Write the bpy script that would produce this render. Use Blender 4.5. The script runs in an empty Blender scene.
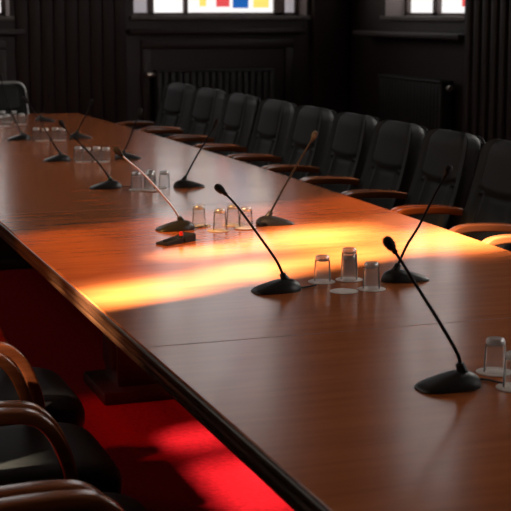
import bpy, bmesh, math, random
from mathutils import Vector, Matrix
random.seed(7)
S = bpy.context.scene
COL = S.collection
PI = math.pi
TZ = 0.74                       # table top height

# ------------------------------------------------------------------ materials
def mat(name, color, rough=0.5, metal=0.0, spec=0.5, coat=0.0, sheen=0.0):
    m = bpy.data.materials.new(name); m.use_nodes = True
    b = m.node_tree.nodes['Principled BSDF']
    b.inputs['Base Color'].default_value = (*color, 1)
    b.inputs['Roughness'].default_value = rough
    b.inputs['Metallic'].default_value = metal
    b.inputs['Specular IOR Level'].default_value = spec
    b.inputs['Coat Weight'].default_value = coat
    b.inputs['Coat Roughness'].default_value = 0.1
    b.inputs['Sheen Weight'].default_value = sheen
    return m

def add_grain(m, c1, c2, scale=(1, 1, 1), nscale=6.0, detail=6.0, bump=0.0, rough=None, lo=0.3, hi=0.7, distortion=0.0):
    nt = m.node_tree; N = nt.nodes; L = nt.links; b = N['Principled BSDF']
    tc = N.new('ShaderNodeTexCoord'); mp = N.new('ShaderNodeMapping'); mp.inputs['Scale'].default_value = scale
    no = N.new('ShaderNodeTexNoise'); no.inputs['Scale'].default_value = nscale; no.inputs['Detail'].default_value = detail
    no.inputs['Distortion'].default_value = distortion
    L.new(tc.outputs['Object'], mp.inputs['Vector']); L.new(mp.outputs['Vector'], no.inputs['Vector'])
    cr = N.new('ShaderNodeValToRGB'); e = cr.color_ramp.elements
    e[0].position = lo; e[0].color = (*c1, 1); e[1].position = hi; e[1].color = (*c2, 1)
    L.new(no.outputs['Fac'], cr.inputs['Fac']); L.new(cr.outputs['Color'], b.inputs['Base Color'])
    if bump:
        bp = N.new('ShaderNodeBump'); bp.inputs['Strength'].default_value = bump; bp.inputs['Distance'].default_value = 0.002
        L.new(no.outputs['Fac'], bp.inputs['Height']); L.new(bp.outputs['Normal'], b.inputs['Normal'])
    if rough:
        mr = N.new('ShaderNodeMapRange'); mr.inputs['To Min'].default_value = rough[0]; mr.inputs['To Max'].default_value = rough[1]
        L.new(no.outputs['Fac'], mr.inputs['Value']); L.new(mr.outputs['Result'], b.inputs['Roughness'])
    return m

def table_material():
    m = mat('table_veneer', (0.26, 0.085, 0.03), 0.16)
    nt = m.node_tree; N = nt.nodes; L = nt.links; b = N['Principled BSDF']
    tc = N.new('ShaderNodeTexCoord')
    mp = N.new('ShaderNodeMapping'); mp.inputs['Scale'].default_value = (0.9, 9.0, 1)
    n1 = N.new('ShaderNodeTexNoise'); n1.inputs['Scale'].default_value = 3.0; n1.inputs['Detail'].default_value = 8; n1.inputs['Distortion'].default_value = 0.4
    L.new(tc.outputs['Object'], mp.inputs['Vector']); L.new(mp.outputs['Vector'], n1.inputs['Vector'])
    cr = N.new('ShaderNodeValToRGB'); e = cr.color_ramp.elements
    e[0].position = 0.25; e[0].color = (0.39, 0.097, 0.024, 1); e[1].position = 0.75; e[1].color = (0.55, 0.152, 0.038, 1)
    L.new(n1.outputs['Fac'], cr.inputs['Fac'])
    # joints between the veneered table sections, every 2.6 m along the table
    sp = N.new('ShaderNodeSeparateXYZ'); L.new(tc.outputs['Object'], sp.inputs['Vector'])
    s1 = N.new('ShaderNodeMath'); s1.operation = 'SUBTRACT'; s1.inputs[1].default_value = 3.565; L.new(sp.outputs['Y'], s1.inputs[0])
    s2 = N.new('ShaderNodeMath'); s2.operation = 'DIVIDE'; s2.inputs[1].default_value = 2.61; L.new(s1.outputs[0], s2.inputs[0])
    rd = N.new('ShaderNodeMath'); rd.operation = 'ROUND'; L.new(s2.outputs[0], rd.inputs[0])
    df = N.new('ShaderNodeMath'); df.operation = 'SUBTRACT'; L.new(s2.outputs[0], df.inputs[0]); L.new(rd.outputs[0], df.inputs[1])
    ab = N.new('ShaderNodeMath'); ab.operation = 'ABSOLUTE'; L.new(df.outputs[0], ab.inputs[0])
    lt = N.new('ShaderNodeMath'); lt.operation = 'LESS_THAN'; lt.inputs[1].default_value = 0.0013; L.new(ab.outputs[0], lt.inputs[0])
    mx = N.new('ShaderNodeMix'); mx.data_type = 'RGBA'; L.new(lt.outputs[0], mx.inputs['Factor'])
    L.new(cr.outputs['Color'], mx.inputs['A']); mx.inputs['B'].default_value = (0.20, 0.055, 0.017, 1)
    L.new(mx.outputs['Result'], b.inputs['Base Color'])
    # polish: slightly uneven gloss, joints dull
    n2 = N.new('ShaderNodeTexNoise'); n2.inputs['Scale'].default_value = 2.2; n2.inputs['Detail'].default_value = 4
    L.new(tc.outputs['Object'], n2.inputs['Vector'])
    mr = N.new('ShaderNodeMapRange'); mr.inputs['To Min'].default_value = 0.13; mr.inputs['To Max'].default_value = 0.25
    L.new(n2.outputs['Fac'], mr.inputs['Value'])
    ad = N.new('ShaderNodeMath'); ad.operation = 'ADD'; L.new(mr.outputs['Result'], ad.inputs[0])
    ml = N.new('ShaderNodeMath'); ml.operation = 'MULTIPLY'; ml.inputs[1].default_value = 0.5; L.new(lt.outputs[0], ml.inputs[0])
    L.new(ml.outputs[0], ad.inputs[1]); L.new(ad.outputs[0], b.inputs['Roughness'])
    n3 = N.new('ShaderNodeTexNoise'); n3.inputs['Scale'].default_value = 3.5; n3.inputs['Detail'].default_value = 2
    L.new(tc.outputs['Object'], n3.inputs['Vector'])
    bp = N.new('ShaderNodeBump'); bp.inputs['Strength'].default_value = 0.06; bp.inputs['Distance'].default_value = 0.004
    L.new(n3.outputs['Fac'], bp.inputs['Height']); L.new(bp.outputs['Normal'], b.inputs['Normal'])
    return m

def pane_mat(name, tint, glow, clear=0.0):
    """obscured window glass lit by the sky outside; 'clear' of it lets sunlight straight through"""
    m = bpy.data.materials.new(name); m.use_nodes = True
    nt = m.node_tree; N = nt.nodes; L = nt.links; N.clear()
    out = N.new('ShaderNodeOutputMaterial')
    em = N.new('ShaderNodeEmission'); em.inputs['Color'].default_value = (*tint, 1); em.inputs['Strength'].default_value = glow
    gl = N.new('ShaderNodeBsdfGlossy'); gl.inputs['Roughness'].default_value = 0.1
    mx = N.new('ShaderNodeMixShader'); mx.inputs[0].default_value = 0.05
    L.new(em.outputs[0], mx.inputs[1]); L.new(gl.outputs[0], mx.inputs[2])
    last = mx
    if clear > 0:
        tr = N.new('ShaderNodeBsdfTransparent'); tr.inputs['Color'].default_value = (*tint, 1)
        m2 = N.new('ShaderNodeMixShader'); m2.inputs[0].default_value = clear
        L.new(mx.outputs[0], m2.inputs[1]); L.new(tr.outputs[0], m2.inputs[2]); last = m2
    L.new(last.outputs[0], out.inputs['Surface'])
    return m

def thin_glass(name, lit_haze, base_rough, edge, mirror=0.0):
    """clear drinking glass mixed from straight-through, mirror and white standing for light caught at its edges"""
    m = bpy.data.materials.new(name); m.use_nodes = True
    nt = m.node_tree; N = nt.nodes; L = nt.links; N.clear()
    out = N.new('ShaderNodeOutputMaterial')
    tr = N.new('ShaderNodeBsdfTransparent'); tr.inputs['Color'].default_value = (.97, .97, .97, 1)
    df = N.new('ShaderNodeBsdfTranslucent'); df.inputs['Color'].default_value = (.85, .83, .82, 1)  # white share brightens the glass in place of light it would catch
    d2 = N.new('ShaderNodeBsdfDiffuse'); d2.inputs['Color'].default_value = (.85, .83, .82, 1)
    dm = N.new('ShaderNodeMixShader'); dm.inputs[0].default_value = .5
    L.new(df.outputs[0], dm.inputs[1]); L.new(d2.outputs[0], dm.inputs[2])
    lw = N.new('ShaderNodeLayerWeight'); lw.inputs['Blend'].default_value = 0.3
    mr = N.new('ShaderNodeMapRange'); mr.inputs['From Min'].default_value = .5; mr.inputs['To Min'].default_value = lit_haze; mr.inputs['To Max'].default_value = edge
    L.new(lw.outputs['Facing'], mr.inputs['Value'])
    m1 = N.new('ShaderNodeMixShader'); L.new(mr.outputs['Result'], m1.inputs[0]); L.new(tr.outputs[0], m1.inputs[1]); L.new(dm.outputs[0], m1.inputs[2])
    gl = N.new('ShaderNodeBsdfGlossy'); gl.inputs['Roughness'].default_value = base_rough
    fr = N.new('ShaderNodeFresnel'); fr.inputs['IOR'].default_value = 1.17
    mx = N.new('ShaderNodeMixShader'); 
    ad = N.new('ShaderNodeMath'); ad.operation = 'MAXIMUM'; ad.inputs[1].default_value = mirror; L.new(fr.outputs[0], ad.inputs[0])
    L.new(ad.outputs[0], mx.inputs[0]); L.new(m1.outputs[0], mx.inputs[1]); L.new(gl.outputs[0], mx.inputs[2])
    L.new(mx.outputs[0], out.inputs['Surface'])
    return m

M = {}
M['table'] = table_material()
M['edge'] = add_grain(mat('edge_wood', (0.05, 0.018, 0.008), 0.28), (0.028, 0.010, 0.0045), (0.062, 0.023, 0.009), (9, 0.8, 9), 6, 6)
M['pedestal'] = add_grain(mat('pedestal_wood', (0.03, 0.012, 0.006), 0.4), (0.010, 0.004, 0.002), (0.02, 0.007, 0.0035), (5, 5, 0.6), 6, 6)
M['arm'] = add_grain(mat('arm_wood', (0.25, 0.09, 0.03), 0.25, coat=0.4), (0.25, 0.070, 0.023), (0.38, 0.115, 0.038), (0.8, 12, 12), 6, 6)
M['leather'] = add_grain(mat('leather', (0.03, 0.034, 0.034), 0.55, spec=0.25), (0.0095, 0.0098, 0.0095), (0.0145, 0.0148, 0.0142), (1, 1, 1), 60, 3, bump=0.12)
M['shell'] = mat('shell_leather', (0.009, 0.01, 0.01), 0.45)
M['metal_dark'] = mat('dark_metal', (0.06, 0.06, 0.06), 0.3, 0.9)
M['rim_grey'] = mat('grey_lit_rim', (0.55, 0.56, 0.55), 0.35, 0.6)
M['rubber'] = mat('rubber', (0.012, 0.012, 0.012), 0.6)
M['plastic'] = add_grain(mat('mic_plastic', (0.02, 0.02, 0.02), 0.38), (0.014, 0.014, 0.014), (0.024, 0.024, 0.023), (1, 1, 1), 120, 2, bump=0.05)
M['neck'] = mat('gooseneck_black', (0.014, 0.012, 0.012), 0.5, spec=0.1)
M['neck_glint'] = mat('gooseneck_glint', (0.5, 0.47, 0.48), 0.28, 1.0)  # pale copy of the neck material, standing for sun glint on one microphone
M['foam'] = add_grain(mat('mic_foam', (0.01, 0.01, 0.01), 0.9), (0.006, 0.006, 0.006), (0.018, 0.018, 0.018), (1, 1, 1), 300, 2, bump=0.5)
M['led'] = mat('green_led', (0.10, 0.35, 0.08), 0.3)
M['red'] = mat('red_button', (0.65, 0.02, 0.02), 0.3)
M['grey_plastic'] = mat('grey_plastic', (0.02, 0.019, 0.018), 0.5, spec=0.3)
M['white_cable'] = mat('white_cable', (0.7, 0.68, 0.65), 0.5)
M['paper'] = add_grain(mat('paper', (0.75, 0.66, 0.60), 0.85), (0.70, 0.60, 0.55), (0.80, 0.71, 0.65), (1, 1, 1), 80, 3)
M['glass'] = thin_glass('thin_glass', .055, .16, .7, .05); M['glass_base'] = thin_glass('thick_glass', .34, .28, .6, .45)
M['carpet'] = add_grain(mat('red_carpet', (0.4, 0.01, 0.02), 0.95, spec=0.05), (0.13, 0.0010, 0.003), (0.20, 0.002, 0.006), (1, 1, 1), 45, 8, bump=0.6)
M['panel'] = add_grain(mat('wall_wood', (0.02, 0.010, 0.008), 0.5), (0.012, 0.0055, 0.0045), (0.024, 0.011, 0.009), (6, 6, 0.5), 5, 6)
M['ceiling'] = mat('ceiling_paint', (0.10, 0.07, 0.055), 0.9)
M['stone'] = add_grain(mat('sill_stone', (0.22, 0.19, 0.18), 0.5), (0.10, 0.088, 0.082), (0.15, 0.132, 0.125), (1, 1, 1), 20, 6)
M['reveal'] = mat('reveal_plaster', (0.32, 0.27, 0.26), 0.8)
M['frame'] = mat('window_frame', (0.16, 0.12, 0.11), 0.5)
M['radiator'] = mat('radiator_paint', (0.013, 0.011, 0.010), 0.5)
M['valve'] = mat('valve_metal', (0.5, 0.46, 0.42), 0.3, 0.9)
GLOW = 1.12; FILL = 1.2
M['p_white'] = pane_mat('obscured_pane', (1.0, 0.97, 0.96), GLOW)
M['p_grey'] = pane_mat('netted_pane', (0.62, 0.56, 0.60), 0.55)
M['p_red'] = pane_mat('red_pane', (0.95, 0.10, 0.11), 0.9)
M['p_blue'] = pane_mat('blue_pane', (0.02, 0.16, 0.60), 0.8)
M['p_yellow'] = pane_mat('yellow_pane', (1.0, 0.74, 0.16), 1.15)
M['p_fill_left'] = pane_mat('left_fill_pane', (1.0, 0.90, 0.80), 2.3)  # fill glow for the unseen left windows
M['p_fill'] = pane_mat('fill_pane', (1.0, 0.94, 0.88), 8.0)  # fill glow for the unseen right windows
M['p_fill_dim'] = pane_mat('dim_fill_pane', (1.0, 0.95, 0.90), 3.5)
M['p_clear'] = pane_mat('clear_pane', (1.0, 0.93, 0.80), FILL, 0.92)
M['p_amber'] = pane_mat('amber_pane', (0.62, 0.42, 0.19), 1.0, 0.38)
M['p_rose'] = pane_mat('rose_pane', (1.0, 0.20, 0.12), 1.0, 0.16)
M['p_mask'] = pane_mat('sun_mask_pane', (0.5, 0.40, 0.34), 0.6, 0.012)  # holds the sun back where no patch should fall
M['p_mid'] = pane_mat('half_clear_pane', (1.0, 0.86, 0.76), FILL, 0.36)
M['p_pink'] = pane_mat('pale_pink_pane', (1.0, 0.62, 0.46), FILL, 0.5)

# ------------------------------------------------------------------ helpers
def obj(name, bm, m, parent=None, smooth=True, angle=40):
    me = bpy.data.meshes.new(name)
    bmesh.ops.recalc_face_normals(bm, faces=bm.faces)
    bm.to_mesh(me); bm.free()
    if smooth:
        for p in me.polygons: p.use_smooth = True
        me.set_sharp_from_angle(angle=math.radians(angle))
    me.materials.append(m)
    o = bpy.data.objects.new(name, me); COL.objects.link(o)
    if parent is not None: o.parent = parent
    return o

def tag(o, label, cat, group=None):
    o['label'] = label; o['category'] = cat
    if group: o['group'] = group
    return o

def thing(name, label, cat, loc=(0, 0, 0), rz=0.0, group=None):
    o = bpy.data.objects.new(name, None); COL.objects.link(o)
    o.empty_display_size = 0.05
    o.location = loc; o.rotation_euler = (0, 0, rz)
    return tag(o, label, cat, group)

def struct(name, bm, m, parent=None, smooth=False):
    o = obj(name, bm, m, parent, smooth)
    if parent is None: o['kind'] = 'structure'
    return o

def dup(root, loc, rz, label, group=None):
    r = root.copy(); COL.objects.link(r); r.location = loc; r.rotation_euler = (0, 0, rz)
    r['label'] = label
    if group: r['group'] = group
    for ch in list(root.children):
        c = ch.copy(); COL.objects.link(c); c.parent = r
        for g in list(ch.children):
            d = g.copy(); COL.objects.link(d); d.parent = c
    return r

def box(bm, x0, x1, y0, y1, z0, z1, bevel=0.0, seg=2):
    r = bmesh.ops.create_cube(bm, size=1.0)
    vs = r['verts']
    for v in vs:
        v.co = Vector((x0 + (v.co.x + .5) * (x1 - x0), y0 + (v.co.y + .5) * (y1 - y0), z0 + (v.co.z + .5) * (z1 - z0)))
    if bevel > 0:
        es = list({e for v in vs for e in v.link_edges})
        bmesh.ops.bevel(bm, geom=es, offset=bevel, segments=seg, profile=0.5, affect='EDGES')
    return bm

def B(*a, **k): return box(bmesh.new(), *a, **k)

def loft(bm, rings, cap=True, closed=True):
    vr = [[bm.verts.new(p) for p in r] for r in rings]
    n = len(vr[0])
    for a, b in zip(vr, vr[1:]):
        for i in range(n if closed else n - 1):
            j = (i + 1) % n
            bm.faces.new((a[i], a[j], b[j], b[i]))
    if cap:
        bm.faces.new(vr[0][::-1]); bm.faces.new(vr[-1])
    return bm

def frames(path):
    pts = [Vector(p) for p in path]; out = []
    up = None
    for i, p in enumerate(pts):
        t = (pts[min(i + 1, len(pts) - 1)] - pts[max(i - 1, 0)]).normalized()
        if up is None:
            a = Vector((0, 1, 0)) if abs(t.y) < 0.9 else Vector((1, 0, 0))
            up = (a - t * a.dot(t)).normalized()
        else:
            up = (up - t * up.dot(t)).normalized()
        out.append((p, t, up, t.cross(up)))
    return out

def tube(bm, path, r, n=10, cap=True):
    rings = []
    for i, (p, t, u, w) in enumerate(frames(path)):
        rr = r[i] if isinstance(r, (list, tuple)) else r
        rings.append([p + (u * math.cos(2 * PI * k / n) + w * math.sin(2 * PI * k / n)) * rr for k in range(n)])
    return loft(bm, rings, cap)

def ribbon(bm, path, wu, wn, n=5, corner=0.4):
    """rounded-rectangle section swept along a path; wu across (y), wn thickness"""
    rings = []
    prof = []
    for k in range(4 * n):
        a = 2 * PI * (k + .5) / (4 * n); c, s = math.cos(a), math.sin(a)
        e = 0.35
        prof.append((math.copysign(abs(c) ** e, c), math.copysign(abs(s) ** e, s)))
    for i, (p, t, u, w) in enumerate(frames(path)):
        a = wu[i] if isinstance(wu, (list, tuple)) else wu
        b = wn[i] if isinstance(wn, (list, tuple)) else wn
        rings.append([p + u * (x * a / 2) + w * (y * b / 2) for x, y in prof])
    return loft(bm, rings)

def lathe(bm, prof, n=32, center=(0, 0, 0)):
    c = Vector(center); rings = []
    for r, z in prof:
        rings.append([c + Vector((max(r, 1e-5) * math.cos(2 * PI * k / n), max(r, 1e-5) * math.sin(2 * PI * k / n), z)) for k in range(n)])
    loft(bm, rings, cap=True)
    bmesh.ops.remove_doubles(bm, verts=bm.verts, dist=2e-5)
    return bm

def smooth_path(pts, sub=6):
    P = [Vector(p) for p in pts]; out = []
    for i in range(len(P) - 1):
        p0 = P[max(i - 1, 0)]; p1 = P[i]; p2 = P[i + 1]; p3 = P[min(i + 2, len(P) - 1)]
        for k in range(sub):
            t = k / sub
            out.append(0.5 * ((2 * p1) + (p2 - p0) * t + (2 * p0 - 5 * p1 + 4 * p2 - p3) * t * t + (3 * p1 - p0 - 3 * p2 + p3) * t ** 3))
    out.append(P[-1]); return out

# ------------------------------------------------------------------ the room
XL, XR, YF, YB, ZC = -2.2, 6.5, -3.0, 15.2, 7.0
T = 0.45
struct('floor', B(XL - T, XR + T, YF - T, YB + T, -0.1, 0.0), M['carpet'])
struct('ceiling', B(XL - T, XR + T, YF - T, YB + T, ZC, ZC + 0.1), M['ceiling'])

def wall_with_openings(name, axis, at, outward, a0, a1, ops):
    """axis 'x': plane x=at running along y; axis 'y': plane y=at along x. ops: (lo, hi, z0, z1)"""
    bm = bmesh.new(); lo_, hi_ = sorted((at, at + outward * T))
    def bb(p0, p1, z0, z1):
        if p1 - p0 < 1e-4 or z1 - z0 < 1e-4: return
        if axis == 'x': box(bm, lo_, hi_, p0, p1, z0, z1)
        else: box(bm, p0, p1, lo_, hi_, z0, z1)
    cur = a0
    for (p0, p1, z0, z1) in sorted(ops):
        bb(cur, p0, 0, ZC); bb(p0, p1, 0, z0); bb(p0, p1, z1, ZC); cur = p1
    bb(cur, a1, 0, ZC)
    return struct(name, bm, M['panel'])

WZ0, WZ1 = 1.56, 5.2
ops_back = [(0.62, 2.56, WZ0, WZ1), (3.92, 5.97, WZ0, WZ1)]
ops_right = [(12.3, 14.2, WZ0, WZ1), (6.4, 8.6, WZ0, WZ1), (1.0, 3.2, WZ0, WZ1)]
ops_left = [(2.20, 4.32, 1.56, 5.92), (6.2, 7.7, 1.56, 5.6), (9.8, 11.3, 1.56, 5.6)]
wall_with_openings('wall_back', 'y', YB, 1, XL - T, XR + T, ops_back)
wall_with_openings('wall_right', 'x', XR, 1, YF, YB, ops_right)
wall_with_openings('wall_left', 'x', XL, -1, YF, YB, ops_left)
wall_with_openings('wall_front', 'y', YF, -1, XL - T, XR + T, [])

def wbox(axis, at, outward, p0, p1, d0, d1, z0, z1, bevel=0, bm=None):
    """box given along the wall (p), into the wall (d, positive outward) and up (z)"""
    q0, q1 = sorted((at + outward * d0, at + outward * d1))
    bm = bm or bmesh.new()
    if axis == 'x': return box(bm, q0, q1, p0, p1, z0, z1, bevel)
    return box(bm, p0, p1, q0, q1, z0, z1, bevel)

def empty_struct(name, loc):
    o = bpy.data.objects.new(name, None); COL.objects.link(o); o.location = (0, 0, 0); o['kind'] = 'structure'; return o

def window(num, axis, at, outward, op, mullions, bars, panes, sill=True, reveal=True):
    """panes: list of (p0, p1, z0, z1, material); mullions: (p0, p1); bars: (p0, p1, z0, z1)"""
    p0, p1, z0, z1 = op
    w = empty_struct('window_%d' % num, (0, 0, 0))
    A = (axis, at, outward)
    bm = bmesh.new()
    fw = 0.05
    wbox(*A, p0, p0 + fw, .24, .34, z0, z1, bm=bm); wbox(*A, p1 - fw, p1, .24, .34, z0, z1, bm=bm)
    wbox(*A, p0, p1, .24, .34, z0, z0 + .035, bm=bm); wbox(*A, p0, p1, .24, .34, z1 - fw, z1, bm=bm)
    obj('window_frame', bm, M['frame'], w, False)
    for (a, b) in mullions: obj('mullion', wbox(*A, a, b, .24, .34, z0, z1), M['frame'], w, False)
    for (a, b, c, d) in bars: obj('glazing_bar', wbox(*A, a, b, .26, .32, c, d), M['frame'], w, False)
    for (a, b, c, d, mm) in panes: obj('pane', wbox(*A, a, b, .286, .290, c, d), mm, w, False)
    if sill: obj('window_sill', wbox(*A, p0 - .04, p1 + .04, -.05, .25, z0 - .045, z0 + .002, .006), M['stone'], w)
    if reveal:
        for (a, b) in ((p0 - .001, p0 + .006), (p1 - .006, p1 + .001)):
            obj('window_reveal', wbox(*A, a, b, .0, .25, z0, z1), M['reveal'], w, False)
    return w

# window 1 (far left of the back wall) and window 2 (centre), with the coloured armorial panel
window(1, 'y', YB, 1, ops_back[0], [(1.55, 1.60), (2.36, 2.41)], [(.62, 2.56, 3.3, 3.35)],
       [(.67, 1.55, WZ0, WZ1, M['p_white']), (1.60, 2.36, WZ0, WZ1, M['p_white']), (2.41, 2.52, WZ0, WZ1, M['p_white'])])
x0 = 4.57; yel = []
col = [(4.77, 4.85, 'p_yellow', 1.665, 1.78), (4.97, 5.13, 'p_red', 1.66, 1.86), (5.17, 5.36, 'p_blue', 1.645, 1.90), (5.42, 5.61, 'p_yellow', 1.65, 1.80),
       (5.19, 5.27, 'p_blue', 3.4, 4.25), (5.33, 5.42, 'p_red', 3.4, 4.22)]
pn = [(3.96, 4.15, WZ0, WZ1, M['p_grey']), (4.22, 4.57, WZ0, WZ1, M['p_white']), (5.79, 5.93, WZ0, WZ1, M['p_grey'])]
# white field of the middle light, cut around the coloured pieces by columns
cuts = sorted({4.62, 5.66} | {c[0] for c in col} | {c[1] for c in col})
for a, b in zip(cuts, cuts[1:]):
    mid = (a + b) / 2; zz = WZ0
    for c in sorted([c for c in col if c[0] < mid < c[1]], key=lambda c: c[3]):
        pn.append((a, b, zz, c[3], M['p_white'])); pn.append((a, b, c[3], c[4], M[c[2]])); zz = c[4]
    pn.append((a, b, zz, WZ1, M['p_white']))
w2 = window(2, 'y', YB, 1, ops_back[1], [(4.15, 4.22), (4.57, 4.62), (5.66, 5.79)], [(4.22, 5.66, 3.0, 3.03), (4.22, 5.66, 4.3, 4.33)], pn)
# window 3 in the right wall, half hidden behind the fluted column
window(3, 'x', XR, 1, ops_right[0], [(13.41, 13.53)], [(12.3, 14.2, 3.3, 3.35)],
       [(13.53, 14.15, WZ0, WZ1, M['p_white']), (12.96, 13.41, WZ0, WZ1, M['p_white']), (12.80, 12.96, 1.66, 2.1, M['p_red']),
        (12.80, 12.96, WZ0, 1.66, M['p_white']), (12.80, 12.96, 2.1, WZ1, M['p_white']), (12.35, 12.80, WZ0, WZ1, M['p_white'])])
for k, op in enumerate(ops_right[1:]):  # unseen windows, added as fill light from the right
    mid = (op[0] + op[1]) / 2; pm = M['p_fill' if k == 0 else 'p_fill_dim']
    window(4 + k, 'x', XR, 1, op, [(mid - .03, mid + .03)], [], [(op[0], mid, WZ0, WZ1, pm), (mid, op[1], WZ0, WZ1, pm)])
# window 6: left wall, the one the sun comes through - unseen, its panes laid out to shape the sun patches
c, am, rs, pk, dp = M['p_clear'], M['p_amber'], M['p_rose'], M['p_pink'], M['p_mask']
SZ0, SZ1 = 1.56, 5.6
md = M['p_mid']
rows = [(SZ0, 3.04, [(2.42, 2.54, c), (2.54, 4.35, dp)]),
        (3.06, 3.38, [(2.40, 2.62, dp), (2.62, 2.90, dp), (2.90, 2.985, md), (2.985, 3.36, dp), (3.36, 4.35, rs)]),
        (3.40, 3.56, [(2.40, 2.62, md), (2.62, 3.20, c), (3.20, 3.42, md), (3.42, 3.62, c), (3.62, 4.35, rs)]),
        (3.59, 4.05, [(2.40, 2.86, dp), (2.86, 3.09, c), (3.09, 3.24, md), (3.24, 3.31, rs), (3.31, 4.35, am)]),
        (4.08, 4.45, [(2.40, 2.90, dp), (2.90, 3.12, c), (3.12, 3.40, md), (3.40, 3.52, c), (3.52, 4.35, am)]),
        (4.48, 4.95, [(2.40, 2.92, dp), (2.92, 3.08, c), (3.08, 3.22, md), (3.22, 3.60, c), (3.60, 3.75, md), (3.75, 4.35, am)]),
        (4.98, SZ1, [(2.40, 2.66, dp), (2.66, 2.80, md), (2.80, 3.22, c), (3.22, 3.65, md), (3.65, 4.35, am)])]
# the glass sits 0.29 m out from the inner wall face
GY, GZ = -.115, .27
window(6, 'x', XL, -1, ops_left[0], [], [(2.20, 4.32, a[1] + GZ, b[0] + GZ) for a, b in zip(rows, rows[1:])],
       [(max(p[0] + GY, 2.22) if p[0] > 2.43 else 2.22, p[1] + GY if p[1] < 4.34 else 4.30, r[0] + (GZ if r[0] > SZ0 else 0), r[1] + GZ, p[2]) for r in rows for p in r[2]])
for k, op in enumerate(ops_left[1:]):  # unseen windows, added as fill light from the left
    mid = (op[0] + op[1]) / 2
    window(7 + k, 'x', XL, -1, op, [(mid - .03, mid + .03)], [(op[0], op[1], 3.5, 3.55)],
           [(op[0], mid, op[2], op[3], M['p_fill_left']), (mid, op[1], op[2], op[3], M['p_fill_left'])])

# wooden wainscot, pilasters and ledges
tn = [0]
def trim(bm, m=None):
    tn[0] += 1
    return struct('trim_%d' % tn[0], bm, m or M['panel'], None, True)
bm = bmesh.new()                                           # back wall boarding between the windows
for k in range(9):
    a = 2.62 + k * 0.135
    wbox('y', YB, 1, a, a + .125, -.03, 0, 0.2, ZC, .006, bm)
trim(bm)
bm = bmesh.new()                                           # corner pilaster of the back wall
wbox('y', YB, 1, 6.02, 6.45, -.10, 0, 0.0, ZC, .01, bm)
trim(bm)
bm = bmesh.new()                                           # fluted column at the near side of window 3
wbox('x', XR, 1, 10.45, 12.06, -.16, 0, 0.0, ZC, .01, bm)
for k in range(9):
    a = 10.55 + k * .165
    tube(bm, [(XR - .165, a + .05, .35), (XR - .165, a + .05, ZC - .3)], .045, 10)
trim(bm)
for (p0, p1) in ((0.5, 2.7), (3.86, 5.92)): trim(wbox('y', YB, 1, p0, p1, -.10, 0, 1.36, 1.42, .01))
trim(wbox('x', XR, 1, 12.06, 14.6, -.22, 0, 1.34, 1.40, .01))
for (p0, p1) in ((0.7, 2.5), (4.0, 5.8)):                  # recessed panel frames below the windows
    bm = bmesh.new()
    for a, b_, z0, z1 in ((p0, p1, .15, .25), (p0, p1, 1.2, 1.3), (p0, p0 + .1, .25, 1.2), (p1 - .1, p1, .25, 1.2)):
        wbox('y', YB, 1, a, b_, -.03, 0, z0, z1, .008, bm)
    trim(bm)
b = struct('baseboard_back', wbox('y', YB, 1, XL, 5.95, -.045, 0, 0, .14, .01), M['panel'], None, True)
b = struct('baseboard_right', wbox('x', XR, 1, 3.2, 10.4, -.03, 0, 0, .14, .01), M['panel'], None, True)

# radiators under the windows
def radiator(label, axis, at, outward, p0, p1, top, valve_end):
    t = thing('radiator', label, 'radiator', (0, 0, 0))
    mid = (p0 + p1) / 2
    base = Vector((at - outward * .12, mid, 0)) if axis == 'x' else Vector((mid, at - outward * .12, 0))
    t.location = base
    def put(name, bm, m):
        bmesh.ops.translate(bm, verts=bm.verts, vec=-base); return obj(name, bm, m, t)
    n = int((p1 - p0) / .075); bm = bmesh.new()
    for k in range(n):
        a = p0 + k * (p1 - p0) / n
        wbox(axis, at, outward, a + .006, a + (p1 - p0) / n - .006, -.19, -.06, .12, top - .02, .02, bm)
    put('radiator_section', bm, M['radiator'])
    put('top_rail', wbox(axis, at, outward, p0, p1, -.20, -.05, top - .03, top, .012), M['radiator'])
    for a in (p0 + .12, p1 - .12):
        put('foot', wbox(axis, at, outward, a - .03, a + .03, -.17, -.08, 0, .13, .008), M['radiator'])
    a = p0 - .05 if valve_end == 0 else p1 + .05
    bm = bmesh.new()
    if axis == 'x': tube(bm, [(at - outward * .125, a - .045, top - .07), (at - outward * .125, a - .02, top - .07), (at - outward * .125, a + .05, top - .07)], [.03, .034, .02], 12)
    else: tube(bm, [(a - .045, at - outward * .125, top - .05), (a - .02, at - outward * .125, top - .05), (a + .055, at - outward * .125, top - .05)], [.03, .034, .02], 12)
    put('valve', bm, M['valve'])
radiator('dark radiator under the window with coloured glass', 'y', YB, 1, 4.12, 5.52, .97, 0)
radiator('dark radiator on the right wall beside the fluted column', 'x', XR, 1, 12.45, 13.95, .94, 0)

# ------------------------------------------------------------------ the table
def edge_right(y):
    return 2.695 - 0.085 * ((y - 8) / 4.1) ** 2 if y > 4.4 else 2.632
table = thing('conference_table', 'long polished brown wooden conference table on the red carpet', 'table', (1.8, 6.3, 0))
OFF = Vector((-1.8, -6.3, 0))
Y0, Y1 = 0.55, 12.1
outline = [(0.93, Y0 + (Y1 - Y0) * k / 30) for k in range(31)] + [(0.93 + (edge_right(Y1) - .93) * k / 6, Y1) for k in range(1, 6)]
outline += [(edge_right(Y1 - (Y1 - Y0) * k / 30), Y1 - (Y1 - Y0) * k / 30) for k in range(31)] + [(2.632 - (2.632 - .93) * k / 6, Y0) for k in range(1, 6)]
def inset(d):
    out = []
    for x, y in outline:
        cx = 1.8; f = (x - .93) / (edge_right(min(max(y, Y0), Y1)) - .93)
        nx = x + d * (1 - 2 * f); ny = y + d * (1 - 2 * (y - Y0) / (Y1 - Y0))
        out.append((nx, ny))
    return out
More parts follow.
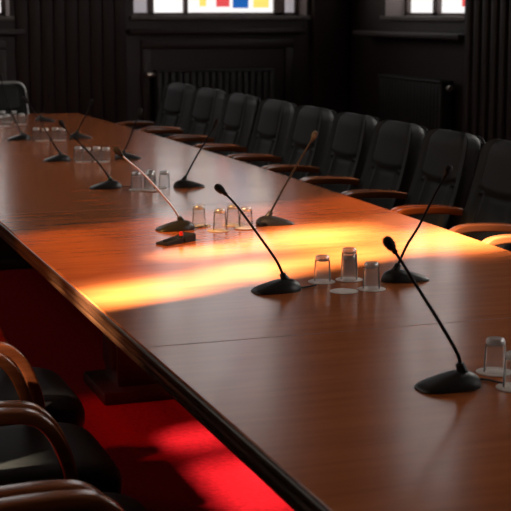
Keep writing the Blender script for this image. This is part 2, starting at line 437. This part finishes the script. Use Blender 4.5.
def ring(d, z): return [Vector((x, y, z)) + OFF for x, y in inset(d)]
bm = bmesh.new()
loft(bm, [ring(.03, .70), ring(.012, .70), ring(.006, .7365), ring(.0095, TZ)])
# object coordinates of the veneer are world-like: keep the part at the world origin
bmesh.ops.translate(bm, verts=bm.verts, vec=-OFF)
top = obj('tabletop', bm, M['table'], table, True, 30); top.location = OFF
bm = bmesh.new()
prof = [(.012, .7368), (.003, .7350), (.0, .731), (.0, .7225), (.010, .719), (.010, .713), (.002, .710), (.0, .702), (.002, .696), (.014, .692), (.014, .685), (.006, .681), (.008, .672), (.02, .665), (.05, .662), (.05, .70)]
loft(bm, [ring(d, z) for d, z in prof], cap=False)
obj('edge_moulding', bm, M['edge'], table, True, 25)
for yy in (2.4, 5.75, 9.0, 11.2):
    bm = bmesh.new()
    box(bm, 1.36, 2.2, yy - .12, yy + .12, .05, .662, .012)
    bmesh.ops.translate(bm, verts=bm.verts, vec=OFF)
    p = obj('pedestal', bm, M['pedestal'], table)
    bm = bmesh.new(); box(bm, 1.28, 2.28, yy - .2, yy + .2, 0.0, .055, .012)
    for sx in (1.36, 2.2):
        box(bm, sx - .015, sx + .015, yy - .09, yy + .09, .12, .60, .01)
    bmesh.ops.translate(bm, verts=bm.verts, vec=OFF)
    obj('plinth', bm, M['pedestal'], p)
for (a, b_) in ((2.52, 5.63), (5.87, 8.88), (9.12, 11.08)):
    bm = B(1.74, 1.80, a, b_, .10, .24, .008); bmesh.ops.translate(bm, verts=bm.verts, vec=OFF)
    obj('stretcher', bm, M['pedestal'], table)

# ------------------------------------------------------------------ chairs
BT = .978                                        # top of the back
def back_center(z):                               # local x of the front of the backrest at height z
    t = (z - .44) / (BT - .44)
    return -.192 - .170 * t - .02 * math.sin(PI * t)
def superring(z, hw, d0, d1, n=72, pleat=True):
    """section of the back cushion; front at +x (d1), rear at -x (d0)"""
    cx = back_center(z); pts = []
    t = (z - .44) / (BT - .44)
    for k in range(n):
        a = 2 * PI * k / n; c, s = math.cos(a), math.sin(a); e = .42
        u = math.copysign(abs(s) ** e, s); v = math.copysign(abs(c) ** e, c)
        x = d1 * v if v > 0 else d0 * -v
        y = hw * u
        if v > .5:
            q = abs(u)
            # bolsters stand a touch forward of the centre panel
            x += .007 * max(0, (q - .76) / .24) - .006 * math.exp(-((q - .76) / .03) ** 2)
            if q < .76 and pleat:
                x += .010 * (1 - (q / .76) ** 2)
                if t < .54: x += -.016 + 0.011 * math.cos(q * 2 * PI / .26)
                x -= .016 * math.exp(-((t - .54 - .06 * q * q) / .022) ** 2)
        pts.append(Vector((cx + x, y, z)))
    return pts
def back_mesh():
    rings = []; zs = [.44 + (BT - .44) * i / 44 for i in range(45)]
    zs = [z for z in zs if z < BT - .07] + [BT - .07 + .07 * math.sin(PI / 2 * k / 9) for k in range(10)]
    for z in zs:
        hw = .260 - .02 * ((z - .44) / (BT - .44)) ** 2
        r = .07
        if z > BT - r:
            ins = r - math.sqrt(max(r * r - (z - (BT - r)) ** 2, 0)); k = ins / r
        else: ins = 0; k = 0
        if z < .48: k = max(k, (.48 - z) / .04 * .3)
        rings.append(superring(z, hw - ins * .95, -.105 + .07 * k, .0 - .035 * k))
    # cushion occupies [-.105, 0] behind the front line
    bm = bmesh.new(); loft(bm, rings); return bm
def shell_mesh():
    rings = []; zs = [.42 + (BT - .03 - .42) * i / 24 for i in range(25)]
    for z in zs:
        hw = .250 - .02 * ((z - .44) / (BT - .44)) ** 2
        zt = BT - .03
        ins = 0
        if z > zt - .08: ins = .08 - math.sqrt(max(.0064 - (z - (zt - .08)) ** 2, 0))
        hw -= ins
        cx = back_center(z); pts = []
        n = 24
        for k in range(n + 1):
            u = -1 + 2 * k / n
            pts.append(Vector((cx - .128 - .010 * (1 - u * u), hw * u, z)))
        for k in range(n + 1):
            u = 1 - 2 * k / n
            pts.append(Vector((cx - .100, hw * u, z)))
        rings.append(pts)
    bm = bmesh.new(); loft(bm, rings); return bm
def piping_mesh():
    pts = []
    zt = BT - .022
    for i in range(20):
        z = .46 + (zt - .09 - .46) * i / 19; pts.append((back_center(z) - .107, .253 - .02 * ((z - .44) / (BT - .44)) ** 2, z))
    for i in range(1, 10):
        a = PI / 2 * i / 9; z = zt - .09 + .09 * math.sin(a); pts.append((back_center(z) - .107, .238 - .09 + .09 * math.cos(a) - .002, z))
    full = pts + [(x, -y, z) for x, y, z in pts[::-1]]
    bm = bmesh.new(); tube(bm, full, .006, 6); return bm
def seat_mesh():
    rings = []
    for z, ins in ((.335, .05), (.34, .02), (.355, .005), (.38, 0), (.41, 0), (.432, .008), (.446, .022), (.453, .05), (.457, .10)):
        hx = .29 - ins; hy = .260 - ins; pts = []
        for k in range(64):
            a = 2 * PI * k / 64; c_, s_ = math.cos(a), math.sin(a); e = .33
            x = math.copysign(abs(c_) ** e, c_) * hx; y = math.copysign(abs(s_) ** e, s_) * hy
            dz = -.02 * max(0, (x - .14) / .15) ** 2
            pts.append(Vector((x + .03, y, z + dz)))
        rings.append(pts)
    bm = bmesh.new(); loft(bm, rings); return bm
ARM = [(-.265, .632), (-.18, .643), (-.08, .648), (0.0, .648), (.055, .638), (.095, .606), (.125, .55), (.146, .48), (.151, .41), (.138, .345), (.10, .305), (.04, .293), (-.08, .293)]
def arm_mesh(s):
    P = smooth_path([(x, s * .287, z) for x, z in ARM], 6)
    bm = bmesh.new()
    n = len(P); wu = []
    for i in range(n):
        t = i / (n - 1); wu.append(.052 - .008 * t)
    ribbon(bm, P, wu, .035)
    return bm
def make_chair(name, label):
    t = thing(name, label, 'chair', group=None)
    obj('seat', seat_mesh(), M['leather'], t)
    br = obj('backrest', back_mesh(), M['leather'], t, True, 60)
    obj('piping', piping_mesh(), M['leather'], br)
    obj('back_shell', shell_mesh(), M['shell'], t)
    for s in (-1, 1): obj('armrest', arm_mesh(s), M['arm'], t)
    bm = bmesh.new(); box(bm, -.10, .10, -.275, .275, .292, .338, .01); obj('seat_plate', bm, M['metal_dark'], t)
    bm = bmesh.new(); lathe(bm, [(0, .07), (.032, .07), (.034, .10), (.026, .12), (.022, .295), (0, .295)], 16); obj('base_column', bm, M['metal_dark'], t)
    for k in range(5):
        a = 2 * PI * k / 5 + .3; d = Vector((math.cos(a), math.sin(a), 0))
        bm = bmesh.new(); tube(bm, [d * .02 + Vector((0, 0, .10)), d * .15 + Vector((0, 0, .085)), d * .27 + Vector((0, 0, .066))], [.022, .019, .014], 8)
        lg = obj('leg', bm, M['metal_dark'], t)
        bm = bmesh.new(); n_ = Vector((-d.y, d.x, 0)); p = d * .265 + Vector((0, 0, .027))
        tube(bm, [p - n_ * .018, p - n_ * .014, p + n_ * .014, p + n_ * .018], [.020, .027, .027, .020], 14)
        obj('caster', bm, M['rubber'], lg)
    return t

G_R = 'black leather armchairs along the far right side of the table'
G_L = 'black leather armchairs along the left side of the table'
right = [   # y, x, extra turn (deg), label
    (4.86, 2.93, 6, 'black leather armchair cut off by right frame edge, only its wooden arm tip showing'),
    (5.76, 2.92, 0, 'black leather armchair at right frame edge, nearest of right row showing its back'),
    (6.39, 2.92, 0, 'black leather armchair behind the raised microphone at far right, second nearest of right row'),
    (7.02, 2.92, 0, 'black leather armchair third nearest of right row, its arm meeting the sunlit table edge'),
    (7.65, 2.93, 0, 'black leather armchair fourth nearest of right row, between the third and fifth chairs'),
    (8.29, 2.92, 0, 'black leather armchair fifth nearest of right row, directly behind a microphone tip'),
    (8.98, 2.92, 0, 'black leather armchair sixth nearest of right row, middle of picture with wide front visible'),
    (9.73, 2.92, 0, 'black leather armchair seventh nearest of right row, third from its far end'),
    (10.47, 2.92, 4, 'black leather armchair second from the far end of the right row'),
    (11.28, 2.92, 6, 'black leather armchair at the far end of the right row'),
]
chair0 = make_chair('armchair', '')
first = True
for y, x, dr, lab in right:
    rz = PI + math.radians(dr)
    if first:
        chair0.location = (x, y, 0); chair0.rotation_euler = (0, 0, rz); chair0.scale = (1, 1, 1.05); tag(chair0, lab, 'chair', G_R); first = False
    else:
        dup(chair0, (x, y, 0), rz, lab, G_R)
left = [
    (4.37, .59, 0, 'black leather armchair farthest on the left side, its wooden arm topmost in the picture'),
    (3.70, .545, 0, 'black leather armchair middle of the left side, dark seat beside the red carpet'),
    (3.065, .535, 0, 'black leather armchair on left side, wooden arm across bottom left corner'),
    (2.42, .55, 0, 'black leather armchair nearest on left side, mostly below the frame with thin arm rim'),
]
for y, x, dr, lab in left:
    dup(chair0, (x, y, 0), math.radians(dr), lab, G_L).scale = (1, 1, 1)
hc = dup(chair0, (2.05, 12.55, 0), -PI / 2, 'armchair at the far head of the table, pale grey light along the rim of its back', None)
hc.scale = (.96, .98, .98)
if 'group' in hc: del hc['group']
pts = [(back_center(z) - .075, .272 - .02 * ((z - .44) / (BT - .44)) ** 2, z) for z in [.40 + (.50) * i / 10 for i in range(11)]]  # grey tube added to imitate window light along the edge of the back
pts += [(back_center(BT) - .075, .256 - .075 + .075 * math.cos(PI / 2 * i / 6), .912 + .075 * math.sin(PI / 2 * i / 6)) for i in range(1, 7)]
bm = bmesh.new(); tube(bm, pts + [(x, -y, z) for x, y, z in pts[::-1]], .014, 8); obj('lit_rim', bm, M['rim_grey'], hc)

# ------------------------------------------------------------------ microphones
def mic_base_mesh(sx):
    """low wedge: blunt flat tongue sloping down towards the speaker (sx side), domed shoulder at the other end"""
    rings = []
    for z, k in ((0, .985), (.004, 1.0), (.010, .985), (.018, .93), (.025, .82), (.031, .66), (.036, .46), (.039, .22)):
        pts = []
        for i in range(48):
            a = 2 * PI * i / 48; c_, s_ = math.cos(a), math.sin(a)
            e = .50 if c_ > 0 else .85
            x = math.copysign(abs(c_) ** e, c_); y = math.copysign(abs(s_) ** (.62 if c_ > 0 else .85), s_)
            X = x * .082; Y = y * .050
            X = (X - (-.034)) * k + (-.034); Y *= k
            zz = z * (1 - .52 * max(0, (X + .02) / .105)) if X > -.02 else z
            pts.append(Vector((sx * X, Y, zz)))
        rings.append(pts)
    bm = bmesh.new(); loft(bm, rings); return bm

mics = {
 'A': (1.55, 2.974, -1, [(.038, .030), (.022, .074), (-.029, .158), (-.082, .239), (-.126, .307), (-.158, .352)], 'black gooseneck microphone nearest the camera, beside the single large glass at right'),
 'B': (1.559, 4.211, -1, [(.032, .030), (0, .09), (-.062, .179), (-.124, .264), (-.161, .305), (-.193, .334)], 'black gooseneck microphone standing on the bright sun patch in the middle of the table'),
 'C': (1.599, 5.544, -1, [(.032, .028), (-.011, .086), (-.074, .164), (-.133, .229), (-.187, .276), (-.235, .325)], 'gooseneck microphone with neck glinting silvery in the sun, just behind the red button box'),
 'D': (1.645, 6.969, -1, [(.034, .028), (-.025, .107), (-.101, .196), (-.141, .238), (-.176, .27), (-.216, .332)], 'gooseneck microphone with a green collar light, fourth from the camera in left row'),
 'E': (1.669, 8.335, -1, [(.03, .028), (-.041, .138), (-.099, .248), (-.139, .309), (-.176, .365)], 'blurred gooseneck microphone with pale base, fifth from the camera in left row'),
 'F': (1.695, 9.789, -1, [(.03, .028), (-.018, .12), (-.06, .235), (-.09, .36), (-.098, .44)], 'blurred gooseneck microphone at far left, in front of the far group of glasses'),
 'a': (2.019, 4.232, 1, [(-.036, .030), (.007, .106), (.051, .169), (.109, .273), (.141, .323), (.162, .360)], 'black gooseneck microphone leaning right, behind the glass trio on the sunlit edge'),
 'b': (2.027, 5.539, 1, [(-.03, .030), (.039, .138), (.111, .251), (.158, .322), (.180, .352), (.188, .368)], 'black gooseneck microphone leaning right with hooked tip, beyond the four cloudy glasses'),
 'c': (2.058, 6.867, 1, [(-.031, .030), (.034, .131), (.094, .222), (.132, .278), (.156, .325)], 'black gooseneck microphone leaning right, third from the camera in right row'),
 'd': (2.101, 8.305, 1, [(-.028, .030), (.02, .12), (.039, .174), (.065, .229), (.087, .28)], 'dark gooseneck microphone leaning right, fourth from the camera in right row'),
 'e': (2.121, 9.721, 1, [(-.031, .030), (.01, .095), (.044, .152), (.074, .215), (.09, .25)], 'dark gooseneck microphone leaning right, second from far end of right row'),
 'f': (2.174, 11.309, 1, [(-.036, .028), (-.01, .08), (.024, .144), (.05, .208)], 'dark gooseneck microphone at the far end of the right row'),
}
G_M = 'gooseneck microphones on the conference table'
base_l = None
for key, (bx, by, sx, neck, lab) in mics.items():
    by -= .045 if sx < 0 else .035
    bx -= {'A': .026, 'B': .021, 'a': .012, 'b': .006}.get(key, .016)
    n_ = len(neck) - 1
    neck = [(x + (-.014 if sx < 0 else .0) * i / n_, z + .010 + .010 * i / n_) for i, (x, z) in enumerate(neck)]
    t = thing('microphone', lab, 'microphone', (bx, by, TZ), 0, G_M)
    b = obj('base', mic_base_mesh(sx), M['plastic'], t, True, 50)
    n0 = neck[0]
    d = Vector((neck[1][0] - n0[0], 0, neck[1][1] - n0[1])).normalized()
    p0 = Vector((n0[0], 0, n0[1] - .008))
    bm = bmesh.new(); tube(bm, [p0 - d * .004, p0 + d * .012, p0 + d * .024, p0 + d * .03], [.0145, .0125, .0105, .006], 14)
    col_ = obj('collar', bm, M['plastic'], t)
    bm = bmesh.new(); tube(bm, [p0 + d * .0245, p0 + d * .0265], [.0112, .0112], 14)
    if key == 'D': obj('light_ring', bm, M['led'], col_)
    else: obj('collar_ring', bm, M['metal_dark'], col_)
    P = smooth_path([p0 + d * .02] + [Vector((x, 0, z)) for x, z in neck[1:]], 8)
    L_ = sum((a - b_).length for a, b_ in zip(P, P[1:])); acc = 0; rr = [.0048]
    for a, b_ in zip(P, P[1:]): acc += (a - b_).length; rr.append(.0048 - .0012 * acc / L_)
    # foam head takes the last 40 mm
    cut = len(P) - 1; s_ = 0
    while s_ < .040: s_ += (P[cut] - P[cut - 1]).length; cut -= 1
    bm = bmesh.new(); tube(bm, P[:cut + 2], rr[:cut + 2], 10); obj('gooseneck', bm, M['neck_glint' if key == 'C' else 'neck'], t)
    h0 = P[cut]; hd = (P[-1] - P[cut]).normalized(); ln = .046
    prof = [(-.004, .0045), (.0, .0068), (.010, .0072), (.0105, .0085), (.014, .0105), (.022, .0125), (.032, .0130), (.040, .0112), (.0445, .0072), (.046, .002)]
    bm = bmesh.new(); tube(bm, [h0 + hd * a for a, _ in prof[:3]], [r for _, r in prof[:3]], 12); cp = obj('capsule', bm, M['neck'], t)
    bm = bmesh.new(); tube(bm, [h0 + hd * a for a, _ in prof[2:]], [r for _, r in prof[2:]], 16); obj('foam_windscreen', bm, M['foam'], t)
    # cable leaving the back of the base
    e = -sx
    if sx < 0:
        pts = [(.078, 0, .006), (.10, .012, .004), (.125, .02, .004), (.15, .035, .004)] if key != 'A' else [(.078, .012, .006), (.095, .03, .004), (.115, .022, .004), (.135, -.02, .004)]
        bm = bmesh.new(); tube(bm, smooth_path(pts, 6), .003, 8); obj('cable', bm, M['rubber'], t)

# ------------------------------------------------------------------ glasses and coasters
def glass_wall_mesh():
    bm = bmesh.new()
    prof = [(.0272, .0), (.0285, .0), (.0278, .02), (.0268, .045), (.0256, .064), (.0236, .0755), (.0225, .0755), (.0243, .064), (.0255, .045), (.0265, .02)]
    n = 40; rings = [[Vector((r * math.cos(2 * PI * k / n), r * math.sin(2 * PI * k / n), z)) for k in range(n)] for r, z in prof]
    rings.append(rings[0])
    vr = [[bm.verts.new(p) for p in r] for r in rings[:-1]]; vr.append(vr[0])
    for a, b in zip(vr, vr[1:]):
        for i in range(n): bm.faces.new((a[i], a[(i + 1) % n], b[(i + 1) % n], b[i]))
    return bm
def glass_base_mesh():
    bm = bmesh.new()
    prof = [(0, .0690), (.010, .0685), (.018, .0675), (.0226, .0700), (.0240, .0740), (.0234, .0800), (.0212, .0845), (.0185, .0862), (.012, .0850), (0, .0842)]
    lathe(bm, prof, 24); return bm
def make_glass(label, loc, group):
    t = thing('drinking_glass', label, 'glass', loc, 0, group)
    obj('glass_wall', glass_wall_mesh(), M['glass'], t)
    obj('thick_base', glass_base_mesh(), M['glass_base'], t)
    return t
def coaster_mesh():
    bm = bmesh.new(); lathe(bm, [(0, 0), (.0445, 0), (.046, .0006), (.046, .0018), (.0445, .0024), (0, .0024)], 40); return bm
g0 = None; c0 = None
def glass(x, y, label, group, dz=.0026):
    global g0
    loc = (x, y, TZ + dz)
    if g0 is None: g0 = make_glass(label, loc, group); return g0
    return dup(g0, loc, random.random() * 6, label, group)
def coaster(x, y, label, group='round paper coasters on the table', dz=0.0002):
    global c0
    if c0 is None:
        c0 = obj('coaster', coaster_mesh(), M['paper']); c0.location = (x, y, TZ + dz); return tag(c0, label, 'coaster', group)
    return dup(c0, (x, y, TZ + dz), random.random() * 6, label, group)
GG = 'upturned glasses on the conference table'
glass(1.699, 3.020, 'clear upturned glass standing largest and nearest, beside the nearest microphone', GG)
glass(1.672, 2.874, 'upturned glass at the right frame edge, only its rim showing', GG)
coaster(1.697, 3.019, 'round pink white coaster under the largest nearest glass')
coaster(1.672, 2.872, 'round coaster cut off by the right frame edge, nearest of all')
glass(1.737, 4.265, 'upturned glass left of the sunlit trio, beside the middle microphone cable', GG)
glass(1.833, 4.262, 'upturned lower glass of a stack of two behind the bare coaster', GG)
glass(1.833, 4.262, 'upturned upper glass stacked over another behind the bare coaster', GG, .0026 + .0205)
glass(1.840, 4.095, 'upturned glass right of the sunlit trio, in front of the black microphone base', GG)
coaster(1.732, 4.259, 'bright coaster left of the sunlit trio, touching a black cable')
coaster(1.833, 4.262, 'bright coaster under the stack of two glasses')
coaster(1.739, 4.085, 'bare coaster with no glass on it, in front of the stacked glasses')
coaster(1.839, 4.090, 'pinkish coaster under the right glass of the sunlit trio')
glass(1.705, 5.564, 'cloudy upturned glass nearest the red button box, left of its group of four', GG)
glass(1.755, 5.432, 'cloudy upturned glass standing frontmost in the group of four by the button box', GG)
glass(1.845, 5.530, 'cloudy upturned glass rearmost in the group of four by the button box', GG)
glass(1.872, 5.442, 'cloudy upturned glass partly behind a microphone neck, right of the group of four', GG)
coaster(1.710, 5.562, 'pale coaster under the left glass of the button box group')
coaster(1.742, 5.415, 'bright coaster under the front glass of the button box group')
coaster(1.850, 5.540, 'pale coaster under the rear glass of the button box group')
coaster(1.866, 5.437, 'bright coaster under the right glass, partly behind a microphone neck', dz=.0028)
glass(1.762, 6.82, 'blurred upturned glass leftmost of the row behind the silvery microphone neck', GG)
glass(1.815, 6.765, 'blurred upturned glass second from left behind the silvery microphone neck', GG)
glass(1.85, 6.87, 'blurred upturned glass third from left behind the silvery microphone neck', GG)
glass(1.908, 6.82, 'blurred upturned glass rightmost of the row behind the silvery microphone neck', GG)
coaster(1.765, 6.80, 'blurred coaster under the left glasses behind the silvery microphone neck')
coaster(1.818, 6.745, 'blurred coaster under the second glass behind the silvery microphone neck', dz=.0026)
coaster(1.88, 6.84, 'blurred coaster under the right glasses behind the silvery microphone neck')
for x, y, lab in ((1.768, 8.215, 'left glass of the left pair beyond the green lit microphone'), (1.806, 8.150, 'right glass of the left pair beyond the green lit microphone'),
                  (1.872, 8.180, 'left glass of the right pair beyond the green lit microphone'), (1.914, 8.120, 'right glass of the right pair beyond the green lit microphone')):
    glass(x, y, 'hazy upturned ' + lab, GG)
coaster(1.787, 8.180, 'hazy coaster under the left pair of glasses beyond the green lit microphone')
coaster(1.893, 8.150, 'hazy coaster under the right pair of glasses beyond the green lit microphone')
for x, y, lab in ((1.783, 9.640, 'leftmost glass of the small far pairs, behind the pale based microphone'), (1.836, 9.590, 'second glass of the small far pairs, behind the pale based microphone'),
                  (1.910, 9.610, 'third glass of the small far pairs, behind the pale based microphone'), (1.950, 9.560, 'last glass of the small far pairs, near a dark microphone tip')):
    glass(x, y, 'hazy ' + lab, GG)
coaster(1.812, 9.600, 'hazy coaster under the leftmost small far pair of glasses')
coaster(1.930, 9.590, 'hazy coaster under the last small far pair of glasses')
for x, y, lab in ((1.827, 11.32, 'rear left glass with shining base'), (1.911, 11.29, 'rear middle glass with shining base, before the microphone rod'), (1.925, 11.02, 'right glass with shining base nearest the chair edge'),
                  (1.800, 10.95, 'front middle glass with shining base'), (1.728, 10.85, 'front left glass with shining base, at the frame edge')):
    glass(x, y, 'far ' + lab + ' in the leftmost far group', GG)
coaster(1.92, 11.03, 'far coaster under the right glass of the leftmost far group')
coaster(1.86, 11.30, 'far coaster under the rear glasses of the leftmost far group')
coaster(1.765, 10.91, 'far coaster under the front glasses of the leftmost far group')

# ------------------------------------------------------------------ button box
bx = thing('button_box', 'black wedge shaped control box with red button on the table', 'control box', (1.495, 5.19, TZ), math.radians(32), None)
bx.scale = (.84, .84, .84)
bm = bmesh.new()                                              # low left ramp
loft(bm, [[Vector((-.10, -.035, 0)), Vector((-.10, .035, 0)), Vector((-.10, .035, .010)), Vector((-.10, -.035, .010))],
          [Vector((.02, -.035, 0)), Vector((.02, .035, 0)), Vector((.02, .035, .024)), Vector((.02, -.035, .024))]])
bmesh.ops.bevel(bm, geom=bm.edges[:], offset=.002, segments=2, affect='EDGES')
obj('ramp', bm, M['grey_plastic'], bx)
bm = B(-.085, .0, -.003, .003, .0, .0235, .0005); obj('groove', bm, M['rubber'], bx)
bm = bmesh.new()
loft(bm, [[Vector((.022, -.04, 0)), Vector((.022, .04, 0)), Vector((.022, .04, .020)), Vector((.022, -.04, .020))],
          [Vector((.10, -.04, 0)), Vector((.10, .04, 0)), Vector((.10, .04, .036)), Vector((.10, -.04, .036))]])
bmesh.ops.bevel(bm, geom=bm.edges[:], offset=.003, segments=2, affect='EDGES')
obj('raised_block', bm, M['grey_plastic'], bx)
bm = bmesh.new(); lathe(bm, [(0, .018), (.011, .018), (.011, .032), (.009, .034), (0, .034)], 20, (.018, -.018, 0)); st = obj('button_post', bm, M['rubber'], bx)
bm = bmesh.new(); lathe(bm, [(0, .033), (.0095, .033), (.010, .044), (.008, .050), (.003, .052), (0, .052)], 20, (.018, -.018, 0)); obj('button', bm, M['red'], st)
bm = bmesh.new(); tube(bm, smooth_path([(.098, .0, .008), (.13, .01, .005), (.155, .05, .004), (.165, .10, .004), (.20, .125, .004)], 6), .0032, 8); obj('cable', bm, M['white_cable'], bx)

# ------------------------------------------------------------------ light
w = bpy.data.worlds.new('sky'); S.world = w; w.use_nodes = True
bg = w.node_tree.nodes['Background']; bg.inputs[0].default_value = (.75, .86, 1, 1); bg.inputs[1].default_value = 1.0
sun = bpy.data.lights.new('sun', 'SUN'); sun.energy = 100; sun.angle = math.radians(2.4); sun.color = (1, .97, .97)
so = bpy.data.objects.new('sun', sun); COL.objects.link(so)
d = Vector((1, .40, -.93)).normalized()
so.rotation_euler = (-d).to_track_quat('Z', 'Y').to_euler()
so.location = (-6, 1, 8)

# ------------------------------------------------------------------ camera
cam = bpy.data.cameras.new('camera'); co = bpy.data.objects.new('camera', cam); COL.objects.link(co)
f = 1400.0; pitch = math.atan(247 / f); yaw = math.atan(500 / math.hypot(1400, 247))
co.location = (0, 0, 1.64)
co.rotation_euler = (PI / 2 - pitch, 0, -yaw)
cam.sensor_width = 36; cam.sensor_fit = 'HORIZONTAL'; cam.lens = 36 * f / 511
cam.dof.use_dof = True; cam.dof.focus_distance = 4.6; cam.dof.aperture_fstop = 7.5
cam.clip_end = 100
S.camera = co
S.view_settings.view_transform = 'Standard'; S.view_settings.look = 'None'; S.view_settings.gamma = 1
S.view_settings.use_curve_mapping = False
S.view_settings.exposure = 0.0
